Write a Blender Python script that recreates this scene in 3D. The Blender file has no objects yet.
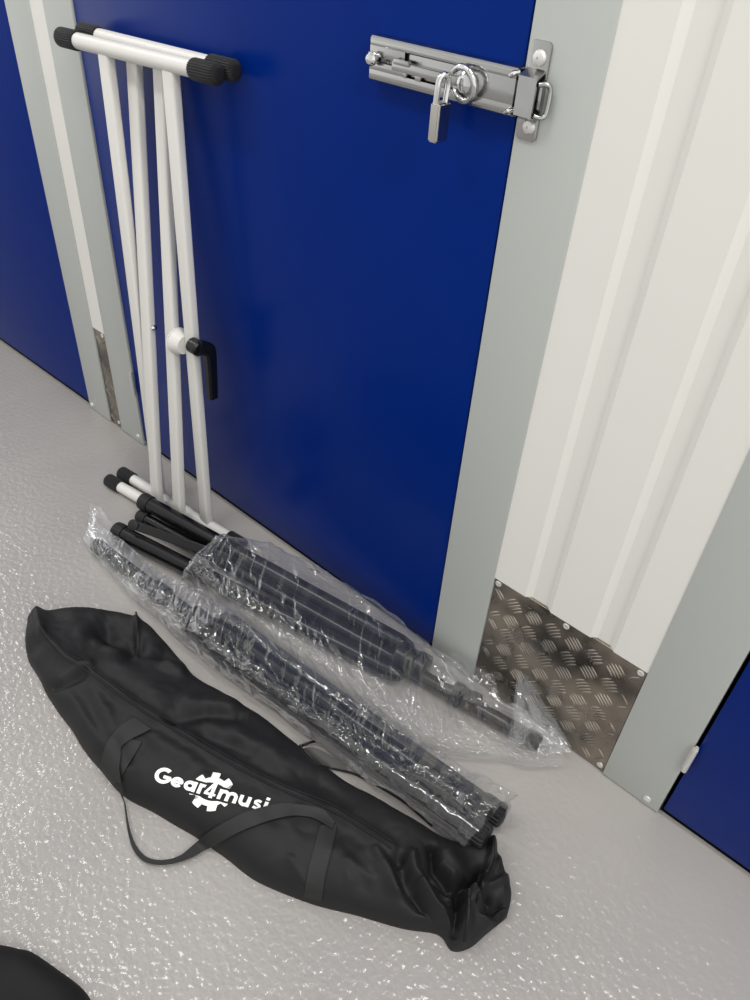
import bpy, bmesh, math, random
import numpy as np
from mathutils import Vector, Matrix
from mathutils.bvhtree import BVHTree

random.seed(4)
rng = np.random.default_rng(11)
SC = bpy.context.scene
COL = SC.collection

# ------------------------------------------------------------------ camera and measuring helpers
F = 773.554
RM = np.array([[0.74199404, 0.46178291, -0.48600555],
               [0.66796792, -0.44745803, 0.59464289],
               [0.05712884, -0.76585759, -0.64046736]])
CAM = np.array([0.0, -0.90304, 1.28])


def at(px, py, x=None, y=None, z=None):
    """The place in the room that the photograph shows at (px, py), on the plane x, y or z = const."""
    d = RM @ np.array([px - 375.0, py - 500.0, F])
    if y is not None:
        t = (y - CAM[1]) / d[1]
    elif z is not None:
        t = (z - CAM[2]) / d[2]
    else:
        t = (x - CAM[0]) / d[0]
    return CAM + d * t


def proj(P):
    c = (np.asarray(P, float) - CAM) @ RM
    return c[..., :2] / c[..., 2:3] * F + np.array([375.0, 500.0])


cam_data = bpy.data.cameras.new('camera')
cam = bpy.data.objects.new('camera', cam_data)
COL.objects.link(cam)
cam_data.sensor_fit = 'VERTICAL'
cam_data.sensor_height = 24.0
cam_data.lens = F / 1000.0 * 24.0
cam_data.clip_start = 0.02
m = Matrix.Identity(4)
for i in range(3):
    m[i][0] = RM[i, 0]
    m[i][1] = -RM[i, 1]
    m[i][2] = -RM[i, 2]
    m[i][3] = CAM[i]
cam.matrix_world = m
SC.camera = cam


# ------------------------------------------------------------------ materials
def srgb(r, g, b):
    f = lambda c: (c / 255 / 12.92) if c / 255 <= 0.04045 else ((c / 255 + 0.055) / 1.055) ** 2.4
    return (f(r), f(g), f(b), 1.0)


def mat(name, col, rough=0.5, metal=0.0, spec=0.5, coat=0.0, sheen=0.0):
    M = bpy.data.materials.new(name)
    M.use_nodes = True
    b = M.node_tree.nodes['Principled BSDF']
    b.inputs['Base Color'].default_value = col
    b.inputs['Roughness'].default_value = rough
    b.inputs['Metallic'].default_value = metal
    b.inputs['Specular IOR Level'].default_value = spec
    b.inputs['Coat Weight'].default_value = coat
    b.inputs['Sheen Weight'].default_value = sheen
    return M


def node(M, t, **kw):
    n = M.node_tree.nodes.new(t)
    for k, v in kw.items():
        n.inputs[k].default_value = v
    return n


def link(M, a, ao, b, bi):
    M.node_tree.links.new(a.outputs[ao], b.inputs[bi])


def add_bump(M, layers, coord='Object', socket='Normal'):
    """layers: (texture scale, strength, distance, detail); chained bumps."""
    tc = node(M, 'ShaderNodeTexCoord')
    prev = None
    b = M.node_tree.nodes['Principled BSDF']
    for sc, st, di, de in layers:
        t = node(M, 'ShaderNodeTexNoise', Scale=sc, Detail=de)
        link(M, tc, coord, t, 'Vector')
        n = node(M, 'ShaderNodeBump', Strength=st, Distance=di)
        link(M, t, 'Fac', n, 'Height')
        if prev:
            link(M, prev, 'Normal', n, 'Normal')
        prev = n
    link(M, prev, 'Normal', b, socket)


def vary(M, c0, c1, scale, detail=4.0, lo=0.35, hi=0.65, stretch=None):
    tc = node(M, 'ShaderNodeTexCoord')
    t = node(M, 'ShaderNodeTexNoise', Scale=scale, Detail=detail)
    if stretch:
        mp = node(M, 'ShaderNodeMapping')
        mp.inputs['Scale'].default_value = stretch
        link(M, tc, 'Object', mp, 'Vector')
        link(M, mp, 'Vector', t, 'Vector')
    else:
        link(M, tc, 'Object', t, 'Vector')
    r = node(M, 'ShaderNodeValToRGB')
    r.color_ramp.elements[0].position = lo
    r.color_ramp.elements[1].position = hi
    r.color_ramp.elements[0].color = c0
    r.color_ramp.elements[1].color = c1
    link(M, t, 'Fac', r, 'Fac')
    link(M, r, 'Color', M.node_tree.nodes['Principled BSDF'], 'Base Color')


def vary_rough(M, r0, r1, scale, stretch=None):
    tc = node(M, 'ShaderNodeTexCoord')
    t = node(M, 'ShaderNodeTexNoise', Scale=scale, Detail=5.0)
    mp = node(M, 'ShaderNodeMapping')
    mp.inputs['Scale'].default_value = stretch or (1, 1, 1)
    link(M, tc, 'Object', mp, 'Vector')
    link(M, mp, 'Vector', t, 'Vector')
    r = node(M, 'ShaderNodeMapRange')
    r.inputs['From Min'].default_value = 0.35
    r.inputs['From Max'].default_value = 0.65
    r.inputs['To Min'].default_value = r0
    r.inputs['To Max'].default_value = r1
    link(M, t, 'Fac', r, 'Value')
    link(M, r, 'Result', M.node_tree.nodes['Principled BSDF'], 'Roughness')


M_floor = mat('grey_epoxy', srgb(146, 142, 138), 0.5, 0, 0.0, 1.0)
vary(M_floor, srgb(148, 144, 141), srgb(155, 151, 147), 3.0)
add_bump(M_floor, [(9.0, 0.2, 0.004, 2.0), (88.0, 0.9, 0.0034, 1.0)], 'Object', 'Coat Normal')
M_floor.node_tree.nodes['Principled BSDF'].inputs['Coat Roughness'].default_value = 0.19
M_blue = mat('blue_door_paint', srgb(0, 34, 110), 0.28, 0, 0.08)
add_bump(M_blue, [(5.0, 0.12, 0.01, 1.0)])
M_grey = mat('grey_frame_paint', srgb(174, 177, 173), 0.42, 0, 0.25)
M_white = mat('white_panel_paint', srgb(213, 211, 205), 0.42, 0, 0.3)
M_dark = mat('gap_shade_black', srgb(6, 6, 7), 0.95, 0, 0.1)  # near-black colour that stands in for shade in gaps
M_alu = mat('chequer_aluminium', srgb(165, 158, 150), 0.3, 1.0)
vary(M_alu, srgb(104, 100, 96), srgb(176, 166, 152), 7.0, 4.0)
vary_rough(M_alu, 0.2, 0.42, 14.0)
add_bump(M_alu, [(260.0, 0.15, 0.0006, 2.0)])
M_steel = mat('zinc_plated_steel', srgb(172, 172, 170), 0.2, 1.0)
vary_rough(M_steel, 0.14, 0.26, 30.0)
M_chrome = mat('polished_chrome', srgb(205, 205, 204), 0.08, 1.0)
M_satin = mat('satin_padlock_steel', srgb(185, 183, 178), 0.16, 1.0)
M_screw = mat('pale_screw_head', srgb(214, 212, 208), 0.4, 0.6)
M_stand = mat('white_powder_coat', srgb(202, 200, 195), 0.36, 0, 0.3)
add_bump(M_stand, [(700.0, 0.05, 0.0005, 1.0)])
M_cap = mat('black_ribbed_rubber', srgb(24, 24, 25), 0.6, 0, 0.3)
M_plasticblack = mat('black_moulded_plastic', srgb(10, 10, 12), 0.32, 0, 0.35)
M_tube = mat('black_lacquered_tube', srgb(8, 8, 9), 0.24, 0, 0.4)
M_rubber = mat('black_foot_rubber', srgb(24, 24, 25), 0.55, 0, 0.3)
M_bag = mat('black_nylon', srgb(28, 28, 29), 0.6, 0, 0.24, 0, 0.0)
add_bump(M_bag, [(1500.0, 0.2, 0.0005, 1.0)])
M_bagtrim = mat('black_piping', srgb(20, 20, 21), 0.55, 0, 0.25)
M_lining = mat('grey_lining', srgb(92, 90, 88), 0.6)
M_web = mat('black_webbing', srgb(35, 35, 35), 0.6, 0, 0.3, 0, 0.0)
tc = node(M_web, 'ShaderNodeTexCoord')
wv = node(M_web, 'ShaderNodeTexWave', Scale=1.0)
wv.inputs['Distortion'].default_value = 0.0
mp = node(M_web, 'ShaderNodeMapping')
mp.inputs['Scale'].default_value = (1.0, 0.0, 0.0)
link(M_web, tc, 'UV', mp, 'Vector')
link(M_web, mp, 'Vector', wv, 'Vector')
bm_ = node(M_web, 'ShaderNodeBump', Strength=0.35, Distance=0.0004)
link(M_web, wv, 'Fac', bm_, 'Height')
link(M_web, bm_, 'Normal', M_web.node_tree.nodes['Principled BSDF'], 'Normal')
M_print = mat('white_print', srgb(238, 236, 230), 0.5)
M_cloth = mat('black_cloth', srgb(26, 26, 27), 0.75, 0, 0.2)
add_bump(M_cloth, [(900.0, 0.3, 0.0006, 1.0)])


def plastic_film():
    M = bpy.data.materials.new('clear_plastic_film')
    M.use_nodes = True
    nt = M.node_tree
    nt.nodes.clear()
    out = nt.nodes.new('ShaderNodeOutputMaterial')
    tr = nt.nodes.new('ShaderNodeBsdfTransparent')
    tr.inputs['Color'].default_value = (0.975, 0.978, 0.98, 1)
    gl = nt.nodes.new('ShaderNodeBsdfGlossy')
    gl.inputs['Color'].default_value = (1, 1, 1, 1)
    gl.inputs['Roughness'].default_value = 0.075
    df = nt.nodes.new('ShaderNodeBsdfDiffuse')
    df.inputs['Color'].default_value = (0.85, 0.86, 0.87, 1)
    tl = nt.nodes.new('ShaderNodeBsdfTranslucent')
    tl.inputs['Color'].default_value = (0.85, 0.86, 0.87, 1)
    mx0 = nt.nodes.new('ShaderNodeMixShader')
    mx0.inputs[0].default_value = 0.5
    nt.links.new(df.outputs[0], mx0.inputs[1])
    nt.links.new(tl.outputs[0], mx0.inputs[2])
    tcn = nt.nodes.new('ShaderNodeTexCoord')
    nz = nt.nodes.new('ShaderNodeTexNoise')
    nz.inputs['Scale'].default_value = 130.0
    nz.inputs['Detail'].default_value = 3.0
    nt.links.new(tcn.outputs['Object'], nz.inputs['Vector'])
    bp = nt.nodes.new('ShaderNodeBump')
    bp.inputs['Strength'].default_value = 0.12
    bp.inputs['Distance'].default_value = 0.002
    nt.links.new(nz.outputs['Fac'], bp.inputs['Height'])
    nt.links.new(bp.outputs['Normal'], gl.inputs['Normal'])
    lw = nt.nodes.new('ShaderNodeLayerWeight')
    lw.inputs['Blend'].default_value = 0.5
    pw = nt.nodes.new('ShaderNodeMath')
    pw.operation = 'POWER'
    pw.inputs[1].default_value = 1.9
    nt.links.new(lw.outputs['Facing'], pw.inputs[0])
    # haze of the thin film grows towards grazing view, as any thin sheet does
    mr = nt.nodes.new('ShaderNodeMapRange')
    mr.inputs['To Min'].default_value = 0.022
    mr.inputs['To Max'].default_value = 0.5
    nt.links.new(pw.outputs[0], mr.inputs['Value'])
    mx1 = nt.nodes.new('ShaderNodeMixShader')
    nt.links.new(mr.outputs[0], mx1.inputs[0])
    nt.links.new(tr.outputs[0], mx1.inputs[1])
    nt.links.new(mx0.outputs[0], mx1.inputs[2])
    mr2 = nt.nodes.new('ShaderNodeMapRange')
    mr2.inputs['To Min'].default_value = 0.055
    mr2.inputs['To Max'].default_value = 0.6
    nt.links.new(pw.outputs[0], mr2.inputs['Value'])
    mx2 = nt.nodes.new('ShaderNodeMixShader')
    nt.links.new(mr2.outputs[0], mx2.inputs[0])
    nt.links.new(mx1.outputs[0], mx2.inputs[1])
    nt.links.new(gl.outputs[0], mx2.inputs[2])
    nt.links.new(mx2.outputs[0], out.inputs['Surface'])
    return M


M_film = plastic_film()


# ------------------------------------------------------------------ mesh building
class MB:
    def __init__(s):
        s.v, s.f, s.uv = [], [], None

    def add(s, vs, fs):
        o = len(s.v)
        s.v += [tuple(float(c) for c in p) for p in vs]
        s.f += [tuple(i + o for i in f) for f in fs]
        return s

    def bmesh_part(s, bm):
        bm.verts.index_update()
        s.add([v.co[:] for v in bm.verts], [[v.index for v in f.verts] for f in bm.faces])
        bm.free()
        return s

    def box(s, a, b, bevel=0.0, seg=2, rot=None):
        """axis box from corner a to corner b; rot = 4x4 matrix applied after."""
        bm = bmesh.new()
        bmesh.ops.create_cube(bm, size=1.0)
        a, b = Vector(a), Vector(b)
        for v in bm.verts:
            v.co = Vector(((a[i] + b[i]) / 2 + v.co[i] * abs(b[i] - a[i]) for i in range(3)))
        if bevel:
            bmesh.ops.bevel(bm, geom=bm.edges[:], offset=bevel, segments=seg, affect='EDGES', profile=0.5)
        if rot is not None:
            bm.transform(rot)
        return s.bmesh_part(bm)

    def tube(s, pts, rad, n=20, cap=True):
        """round tube along a polyline; rad = number or one per point."""
        pts = [np.asarray(p, float) for p in pts]
        k = len(pts)
        rad = [rad] * k if np.isscalar(rad) else rad
        rings, prev = [], None
        for i in range(k):
            d = pts[min(i + 1, k - 1)] - pts[max(i - 1, 0)]
            d = d / np.linalg.norm(d)
            if prev is None:
                u = np.cross(d, [0, 0, 1.0])
                if np.linalg.norm(u) < 1e-3:
                    u = np.cross(d, [0, 1.0, 0])
            else:
                u = prev - d * prev.dot(d)
            u /= np.linalg.norm(u)
            prev = u
            w = np.cross(d, u)
            rings.append([pts[i] + rad[i] * (math.cos(2 * math.pi * j / n) * u + math.sin(2 * math.pi * j / n) * w) for j in range(n)])
        vs = [p for r in rings for p in r]
        fs = [(i * n + j, i * n + (j + 1) % n, (i + 1) * n + (j + 1) % n, (i + 1) * n + j) for i in range(k - 1) for j in range(n)]
        if cap:
            fs.append(tuple(range(n))[::-1])
            fs.append(tuple(range((k - 1) * n, k * n)))
        return s.add(vs, fs)

    def lathe(s, base, axis, prof, n=28, ribs=0, ribdepth=0.0):
        """prof = [(distance along axis, radius)]; optional ribs round the outside."""
        base, axis = np.asarray(base, float), np.asarray(axis, float)
        axis = axis / np.linalg.norm(axis)
        u = np.cross(axis, [0, 0, 1.0])
        if np.linalg.norm(u) < 1e-3:
            u = np.cross(axis, [0, 1.0, 0])
        u /= np.linalg.norm(u)
        w = np.cross(axis, u)
        if ribs:
            n = ribs * 4
        vs, fs = [], []
        k = len(prof)
        for t, r in prof:
            for j in range(n):
                rr = r
                if ribs and r > 0.004:
                    rr = r - (ribdepth if j % 4 in (2, 3) else 0)
                a = 2 * math.pi * j / n
                vs.append(base + axis * t + rr * (math.cos(a) * u + math.sin(a) * w))
        fs = [(i * n + j, i * n + (j + 1) % n, (i + 1) * n + (j + 1) % n, (i + 1) * n + j) for i in range(k - 1) for j in range(n)]
        fs.append(tuple(range(n))[::-1])
        fs.append(tuple(range((k - 1) * n, k * n)))
        return s.add(vs, fs)

    def bar(s, p0, p1, side, a, b, bevel=0.003):
        """rectangular tube from p0 to p1; side = vector giving the a-wide direction; b = depth."""
        p0, p1, side = (np.asarray(q, float) for q in (p0, p1, side))
        d = p1 - p0
        L = np.linalg.norm(d)
        d /= L
        x = side - d * side.dot(d)
        x /= np.linalg.norm(x)
        y = np.cross(d, x)
        M4 = Matrix.Identity(4)
        for i in range(3):
            M4[i][0], M4[i][1], M4[i][2], M4[i][3] = x[i], y[i], d[i], p0[i]
        return s.box((-a / 2, -b / 2, 0), (a / 2, b / 2, L), bevel, 3, M4)

    def prism(s, poly, y0, y1, bevel=0.0):
        """polygon in (x, z) extruded from y0 (front) to y1 (back)."""
        bm = bmesh.new()
        vs = [bm.verts.new((p[0], y0, p[1])) for p in poly]
        f = bm.faces.new(vs)
        r = bmesh.ops.extrude_face_region(bm, geom=[f])
        for g in r['geom']:
            if isinstance(g, bmesh.types.BMVert):
                g.co.y = y1
        bmesh.ops.recalc_face_normals(bm, faces=bm.faces[:])
        if bevel:
            es = [e for e in bm.edges if abs(e.verts[0].co.y - y0) < 1e-6 and abs(e.verts[1].co.y - y0) < 1e-6]
            bmesh.ops.bevel(bm, geom=es, offset=bevel, segments=2, affect='EDGES', profile=0.5)
        return s.bmesh_part(bm)

    def build(s, name, material, parent=None, smooth=True, angle=35):
        me = bpy.data.meshes.new(name)
        v = np.array(s.v, float)
        o = bpy.data.objects.new(name, me)
        org = np.array([0.0, 0, 0])
        p = parent
        while p is not None:
            org = org + np.array(p.location)
            p = p.parent
        if parent is None and len(v):
            lo, hi = v.min(0), v.max(0)
            base = np.array([(lo[0] + hi[0]) / 2, (lo[1] + hi[1]) / 2, lo[2]])
            o.location = base
            org = base
        me.from_pydata((v - org).tolist(), [], s.f)
        me.materials.append(material)
        if s.uv is not None:
            l = me.uv_layers.new(name='UVMap')
            for lp in me.loops:
                l.data[lp.index].uv = s.uv[lp.vertex_index]
        bm = bmesh.new()
        bm.from_mesh(me)
        bmesh.ops.recalc_face_normals(bm, faces=bm.faces[:])
        bm.to_mesh(me)
        bm.free()
        if smooth:
            for pl in me.polygons:
                pl.use_smooth = True
            me.set_sharp_from_angle(angle=math.radians(angle))
        COL.objects.link(o)
        if parent is not None:
            o.parent = parent
        return o


def thing(name, label, cat, loc, group=None):
    o = bpy.data.objects.new(name, None)
    o.empty_display_size = 0.05
    o.location = [float(c) for c in loc]
    COL.objects.link(o)
    o['label'] = label
    o['category'] = cat
    if group:
        o['group'] = group
    return o


def tag(o, label, cat, group=None):
    o['label'] = label
    o['category'] = cat
    if group:
        o['group'] = group
    return o


def struct(o, label, cat='wall'):
    o['kind'] = 'structure'
    o['label'] = label
    o['category'] = cat
    return o


def smoothstep(a, b, x):
    t = np.clip((x - a) / (b - a), 0, 1)
    return t * t * (3 - 2 * t)


# numpy noise -----------------------------------------------------------------
_perm = rng.permutation(512)


def _h(i, j):
    return _perm[(_perm[i & 511] + j) & 511]


def vnoise(x, y):
    """smooth 2-D gradient noise, about -1..1"""
    xi, yi = np.floor(x).astype(int), np.floor(y).astype(int)
    xf, yf = x - xi, y - yi
    u, v = xf ** 3 * (xf * (6 * xf - 15) + 10), yf ** 3 * (yf * (6 * yf - 15) + 10)

    def g(i, j, dx, dy):
        a = _h(i, j) / 512.0 * 2 * np.pi
        return np.cos(a) * dx + np.sin(a) * dy
    n00, n10 = g(xi, yi, xf, yf), g(xi + 1, yi, xf - 1, yf)
    n01, n11 = g(xi, yi + 1, xf, yf - 1), g(xi + 1, yi + 1, xf - 1, yf - 1)
    return 1.4 * ((n00 * (1 - u) + n10 * u) * (1 - v) + (n01 * (1 - u) + n11 * u) * v)


def crumple(x, y, seed=0, n=9, f0=9.0, f1=60.0, bias=None):
    """crumpled-sheet height: folded facets (metres in, about 0..1 out)."""
    r = np.random.default_rng(seed)
    wx = x + 0.012 * vnoise(x * 22 + seed, y * 22) + 0.004 * vnoise(x * 70, y * 70 + seed)
    wy = y + 0.012 * vnoise(x * 22 + 40, y * 22 + seed) + 0.004 * vnoise(x * 70 + 9, y * 70)
    h = np.zeros_like(x)
    tot = 0.0
    for k in range(n):
        f = f0 * (f1 / f0) ** (k / (n - 1))
        a = r.uniform(0, np.pi) if bias is None else r.normal(bias, 0.75)
        p = (wx * np.cos(a) + wy * np.sin(a)) * f + r.uniform(0, 10)
        tri = np.abs(2 * (p - np.floor(p)) - 1)
        mask = 0.5 + 0.9 * vnoise(x * f * 0.35 + k * 7.7, y * f * 0.35 + seed)
        amp = f ** -0.95
        h += amp * np.clip(mask, 0, 1.3) * tri
        tot += amp
    return h / tot


def interp(t, ts, vals):
    vals = np.asarray(vals, float)
    if vals.ndim == 1:
        return np.interp(t, ts, vals)
    return np.stack([np.interp(t, ts, vals[:, i]) for i in range(vals.shape[1])], -1)


def smooth_path(P, n):
    """Catmull-Rom resample of control points to n points."""
    P = np.asarray(P, float)
    k = len(P)
    out = []
    for t in np.linspace(0, k - 1, n):
        i = min(int(t), k - 2)
        f = t - i
        p0, p1, p2, p3 = P[max(i - 1, 0)], P[i], P[i + 1], P[min(i + 2, k - 1)]
        out.append(0.5 * ((2 * p1) + (-p0 + p2) * f + (2 * p0 - 5 * p1 + 4 * p2 - p3) * f * f + (-p0 + 3 * p1 - 3 * p2 + p3) * f ** 3))
    return np.array(out)


def grid_faces(m_, n_, wrap=False):
    fs = []
    nn = n_ if wrap else n_ - 1
    for i in range(m_ - 1):
        for j in range(nn):
            fs.append((i * n_ + j, i * n_ + (j + 1) % n_, (i + 1) * n_ + (j + 1) % n_, (i + 1) * n_ + j))
    return fs


# ------------------------------------------------------------------ the setting
X_A0, X_A1 = -1.829, -1.727      # frame by the left door
X_B0, X_B1 = -1.673, -1.568      # frame left of the middle door
X_C0, X_C1 = -0.557, -0.450      # frame right of the middle door
X_D0, X_D1 = -0.150, -0.040      # frame by the right door
TOP = 2.2

fl = MB().add([(-5, -3.5, 0), (3, -3.5, 0), (3, 0.12, 0), (-5, 0.12, 0)], [(0, 1, 2, 3)]).build('floor', M_floor, None, False)
struct(fl, 'glossy grey epoxy painted floor with rippled sheen', 'floor')


def ribbed_panel(name, x0, x1, ribs, z0, label):
    prof = [(x0, 0.002)]
    for a, b, c, d in ribs:
        prof += [(a, 0.002), (b, 0.0098), (c, 0.0098), (d, 0.002)]
    prof.append((x1, 0.002))
    mb = MB()
    n = len(prof)
    vs = [(x, y, z) for z in (z0, TOP) for x, y in prof] + [(x, 0.03, z) for z in (z0, TOP) for x, y in prof]
    fs = [(i, i + 1, n + i + 1, n + i) for i in range(n - 1)]
    fs += [(2 * n + i + 1, 2 * n + i, 3 * n + i, 3 * n + i + 1) for i in range(n - 1)]
    fs += [(i + 1, i, 2 * n + i, 2 * n + i + 1) for i in range(n - 1)]
    fs += [(n + i, n + i + 1, 3 * n + i + 1, 3 * n + i) for i in range(n - 1)]
    fs += [(0, n, 3 * n, 2 * n), (n - 1, 2 * n - 1, 4 * n - 1, 3 * n - 1)][::1]
    mb.add(vs, fs)
    o = mb.build(name, M_white, None, True, 12)
    return struct(o, label)


ribbed_panel('wall_back', X_C1 - 0.012, X_D0 + 0.012, [(-0.385, -0.374, -0.344, -0.333), (-0.256, -0.245, -0.222, -0.211)], 0.298,
             'white ribbed steel wall panel between the lock frame and the right door frame')
ribbed_panel('wall_left', X_A1 - 0.012, X_B0 + 0.012, [], 0.296, 'narrow white wall strip between the two left door frames')


def frame(name, x0, x1, label, screws):
    o = MB().box((x0, 0.0, 0.002), (x1, 0.035, TOP), 0.0025).build(name, M_grey, None)
    struct(o, label, 'door frame')
    for x, z in screws:
        s = MB().lathe((x, 0.001, z), (0, -1, 0), [(0, 0.0075), (0.0025, 0.0068), (0.004, 0.004), (0.0042, 0.001)], 18)
        s.box((x - 0.005, -0.0036, z - 0.0006), (x + 0.005, -0.003, z + 0.0006))
        s.build('screw', M_screw, o)
    return o


frame('trim_1', X_A0, X_A1, 'grey metal door frame beside the left blue door', [(-1.812, 0.018)])
frame('trim_2', X_B0, X_B1, 'grey metal door frame on the hinge side of the middle blue door', [(-1.588, 0.022)])
frame('trim_3', X_C0, X_C1, 'grey metal door frame that carries the bolt keeper', [])
frame('trim_4', X_D0, X_D1, 'wide grey metal door frame beside the right blue door', [(-0.064, 0.020)])


def hinge(door, x, z, h=0.062):
    mb = MB()
    mb.tube([(x, -0.004, z), (x, -0.004, z + h)], 0.0045, 16)
    mb.box((x - 0.006, -0.0016, z + 0.002), (x, 0.001, z + h - 0.002), 0.0005)
    mb.tube([(x, -0.004, z + h), (x, -0.004, z + h + 0.006)], [0.0045, 0.003], 14)
    mb.build('hinge', M_grey if x < -1 else M_screw, door)


def door(name, x0, x1, label, hx, hz):
    o = MB().box((x0, 0.003, 0.019), (x1, 0.038, TOP), 0.002).build(name, M_blue, None)
    struct(o, label, 'door')
    MB().box((x0 - 0.004, 0.012, 0.0005), (x1 + 0.004, 0.036, 0.021)).build('gap_shade_strip', M_dark, o, False)  # black strip painted in for the shade under the door
    if hx is not None:
        hinge(o, hx, hz)
    return o


door('door_1', -3.6, X_A0 - 0.004, 'blue storage unit door at the far left', None, 0)
door('door_2', X_B1 + 0.004, X_C0 - 0.003, 'large blue storage unit door with a sliding bolt and padlock', X_B1 + 0.002, 0.165)
door('door_3', X_D1 + 0.006, 1.1, 'blue storage unit door at the far right', X_D1 + 0.004, 0.150)
# black sheet added to stand for the shade in the door gaps
bk = MB().box((-3.7, 0.045, 0.0), (1.3, 0.06, TOP)).build('wall_gap_shade', M_dark, None, False)
struct(bk, 'dark sheet standing in for shade in the gaps round the doors')


# chequer plates ----------------------------------------------------------------
def kick_plate(x0, x1, z1, label, screws):
    root = thing('kick_plate', label, 'kick plate', ((x0 + x1) / 2, 0.004, 0.004), 'tread pattern kick plates at the foot of the wall')
    mb = MB().box((x0, 0.004, 0.004), (x1, 0.009, z1), 0.0006)
    pitch = 0.0405
    nx, nz = int((x1 - x0) / pitch) + 2, int(z1 / pitch) + 2
    seg = 9
    for i in range(nx):
        for k in range(nz):
            cx, cz = x0 + 0.008 + i * pitch, 0.016 + k * pitch
            ang = math.pi / 4 if (i + k) % 2 else -math.pi / 4
            ca, sa = math.cos(ang), math.sin(ang)
            for b in range(5):
                off = (b - 2) * 0.0063
                L = 0.0165 - 0.0022 * abs(b - 2)
                vs, rows = [], []
                ok = True
                for s_ in range(seg):
                    t = -1 + 2 * s_ / (seg - 1)
                    w = 0.0027 * math.sqrt(max(0, 1 - t * t)) + 0.0001
                    hh = 0.0021 * max(0, 1 - t * t) ** 0.5
                    for q, hq in ((-1, 0), (-0.45, 0.85), (0, 1), (0.45, 0.85), (1, 0)):
                        lx, lz = t * L, off + q * w
                        X, Z = cx + lx * ca - lz * sa, cz + lx * sa + lz * ca
                        if not (x0 + 0.001 < X < x1 - 0.001 and 0.005 < Z < z1 - 0.001):
                            ok = False
                        vs.append((X, 0.0041 - hh * hq, Z))
                if ok:
                    mb.add(vs, grid_faces(seg, 5))
    mb.build('tread_sheet', M_alu, root, True, 60)
    for x, z in screws:
        s = MB().lathe((x, 0.004, z), (0, -1, 0), [(0, 0.0062), (0.0012, 0.006), (0.0022, 0.0045), (0.0016, 0.003), (0.0014, 0.001)], 20)
        s.build('screw', M_screw, root)


kick_plate(X_C1 + 0.001, X_D0 - 0.001, 0.299, 'square metal tread plate under the white ribbed wall panel',
           [(-0.441, 0.288), (-0.300, 0.288), (-0.160, 0.288), (-0.160, 0.016), (-0.441, 0.016)])
kick_plate(X_A1 + 0.001, X_B0 - 0.001, 0.296, 'narrow metal tread plate low between the two left grey door frames', [(-1.688, 0.286), (-1.686, 0.018)])


# ------------------------------------------------------------------ sliding bolt, keeper, padlock
def PW(px, py, y):
    p = at(px, py, y=y)
    return p[0], p[2]


YF = -0.016
tl, tr_, br_, bl_ = PW(371, 35.5, YF), PW(517, 68, YF), PW(511, 116, YF), PW(368.5, 81, YF)
bx0, bx1 = (tl[0] + bl_[0]) / 2, (tr_[0] + br_[0]) / 2
bz0, bz1 = (bl_[1] + br_[1]) / 2, (tl[1] + tr_[1]) / 2
bl_len, bh = bx1 - bx0, bz1 - bz0
bolt = thing('sliding_bolt', 'shiny metal sliding bolt across the edge of the middle blue door', 'bolt', ((bx0 + bx1) / 2, 0.003, bz0))


def U(fx, fz):
    return bx0 + fx * bl_len, bz0 + fz * bh


# housing: front sheet with a window and a slot, rims bent back to the door
wx0, wz0 = U(0.26, 0.26)
wx1, wz1 = U(0.63, 0.80)
sx0, sz0 = U(0.06, 0.44)
sx1, sz1 = U(0.26, 0.56)
mb = MB()
yb = YF + 0.0022
mb.box((bx0, YF, wz1), (bx1, yb, bz1 - 0.004), 0.0004)
mb.box((bx0, YF, bz0 + 0.004), (bx1, yb, wz0), 0.0004)
mb.box((wx1, YF, wz0), (bx1, yb, wz1), 0.0004)
mb.box((sx1, YF, sz1), (wx0, yb, wz1), 0.0003)
mb.box((bx0, YF, sz1), (sx1, yb, wz1), 0.0003)
mb.box((bx0, YF, wz0), (wx0, yb, sz0), 0.0003)
mb.box((bx0, YF, sz0), (sx0, yb, sz1), 0.0003)
# bent rims top and bottom
for zc, sgn in ((bz1 - 0.004, 1), (bz0 + 0.004, -1)):
    prof = [(YF, zc), (YF + 0.0008, zc + sgn * 0.0022), (YF + 0.003, zc + sgn * 0.004), (0.003, zc + sgn * 0.0045),
            (0.003, zc + sgn * 0.0025), (YF + 0.004, zc + sgn * 0.002), (YF + 0.0022, zc)]
    vs = [(x, y, z) for x in (bx0, bx1) for y, z in prof]
    n = len(prof)
    mb.add(vs, [(i, (i + 1) % n, n + (i + 1) % n, n + i) for i in range(n)] + [tuple(range(n)), tuple(range(n, 2 * n))])
mb.build('housing', M_steel, bolt, True, 30)
# sliding bar seen in the window and leaving the housing towards the frame
mb = MB()
mb.box((bx0 + 0.01, YF + 0.004, bz0 + 0.014), (bx1 + 0.036, YF + 0.010, bz1 - 0.012), 0.0012)
mb.build('slide_bar', M_steel, bolt)
back = MB().box((bx0 + 0.006, YF + 0.0115, bz0 + 0.004), (bx1 - 0.004, YF + 0.014, bz1 - 0.004)).build('back_plate', M_dark, bolt, False)
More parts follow.
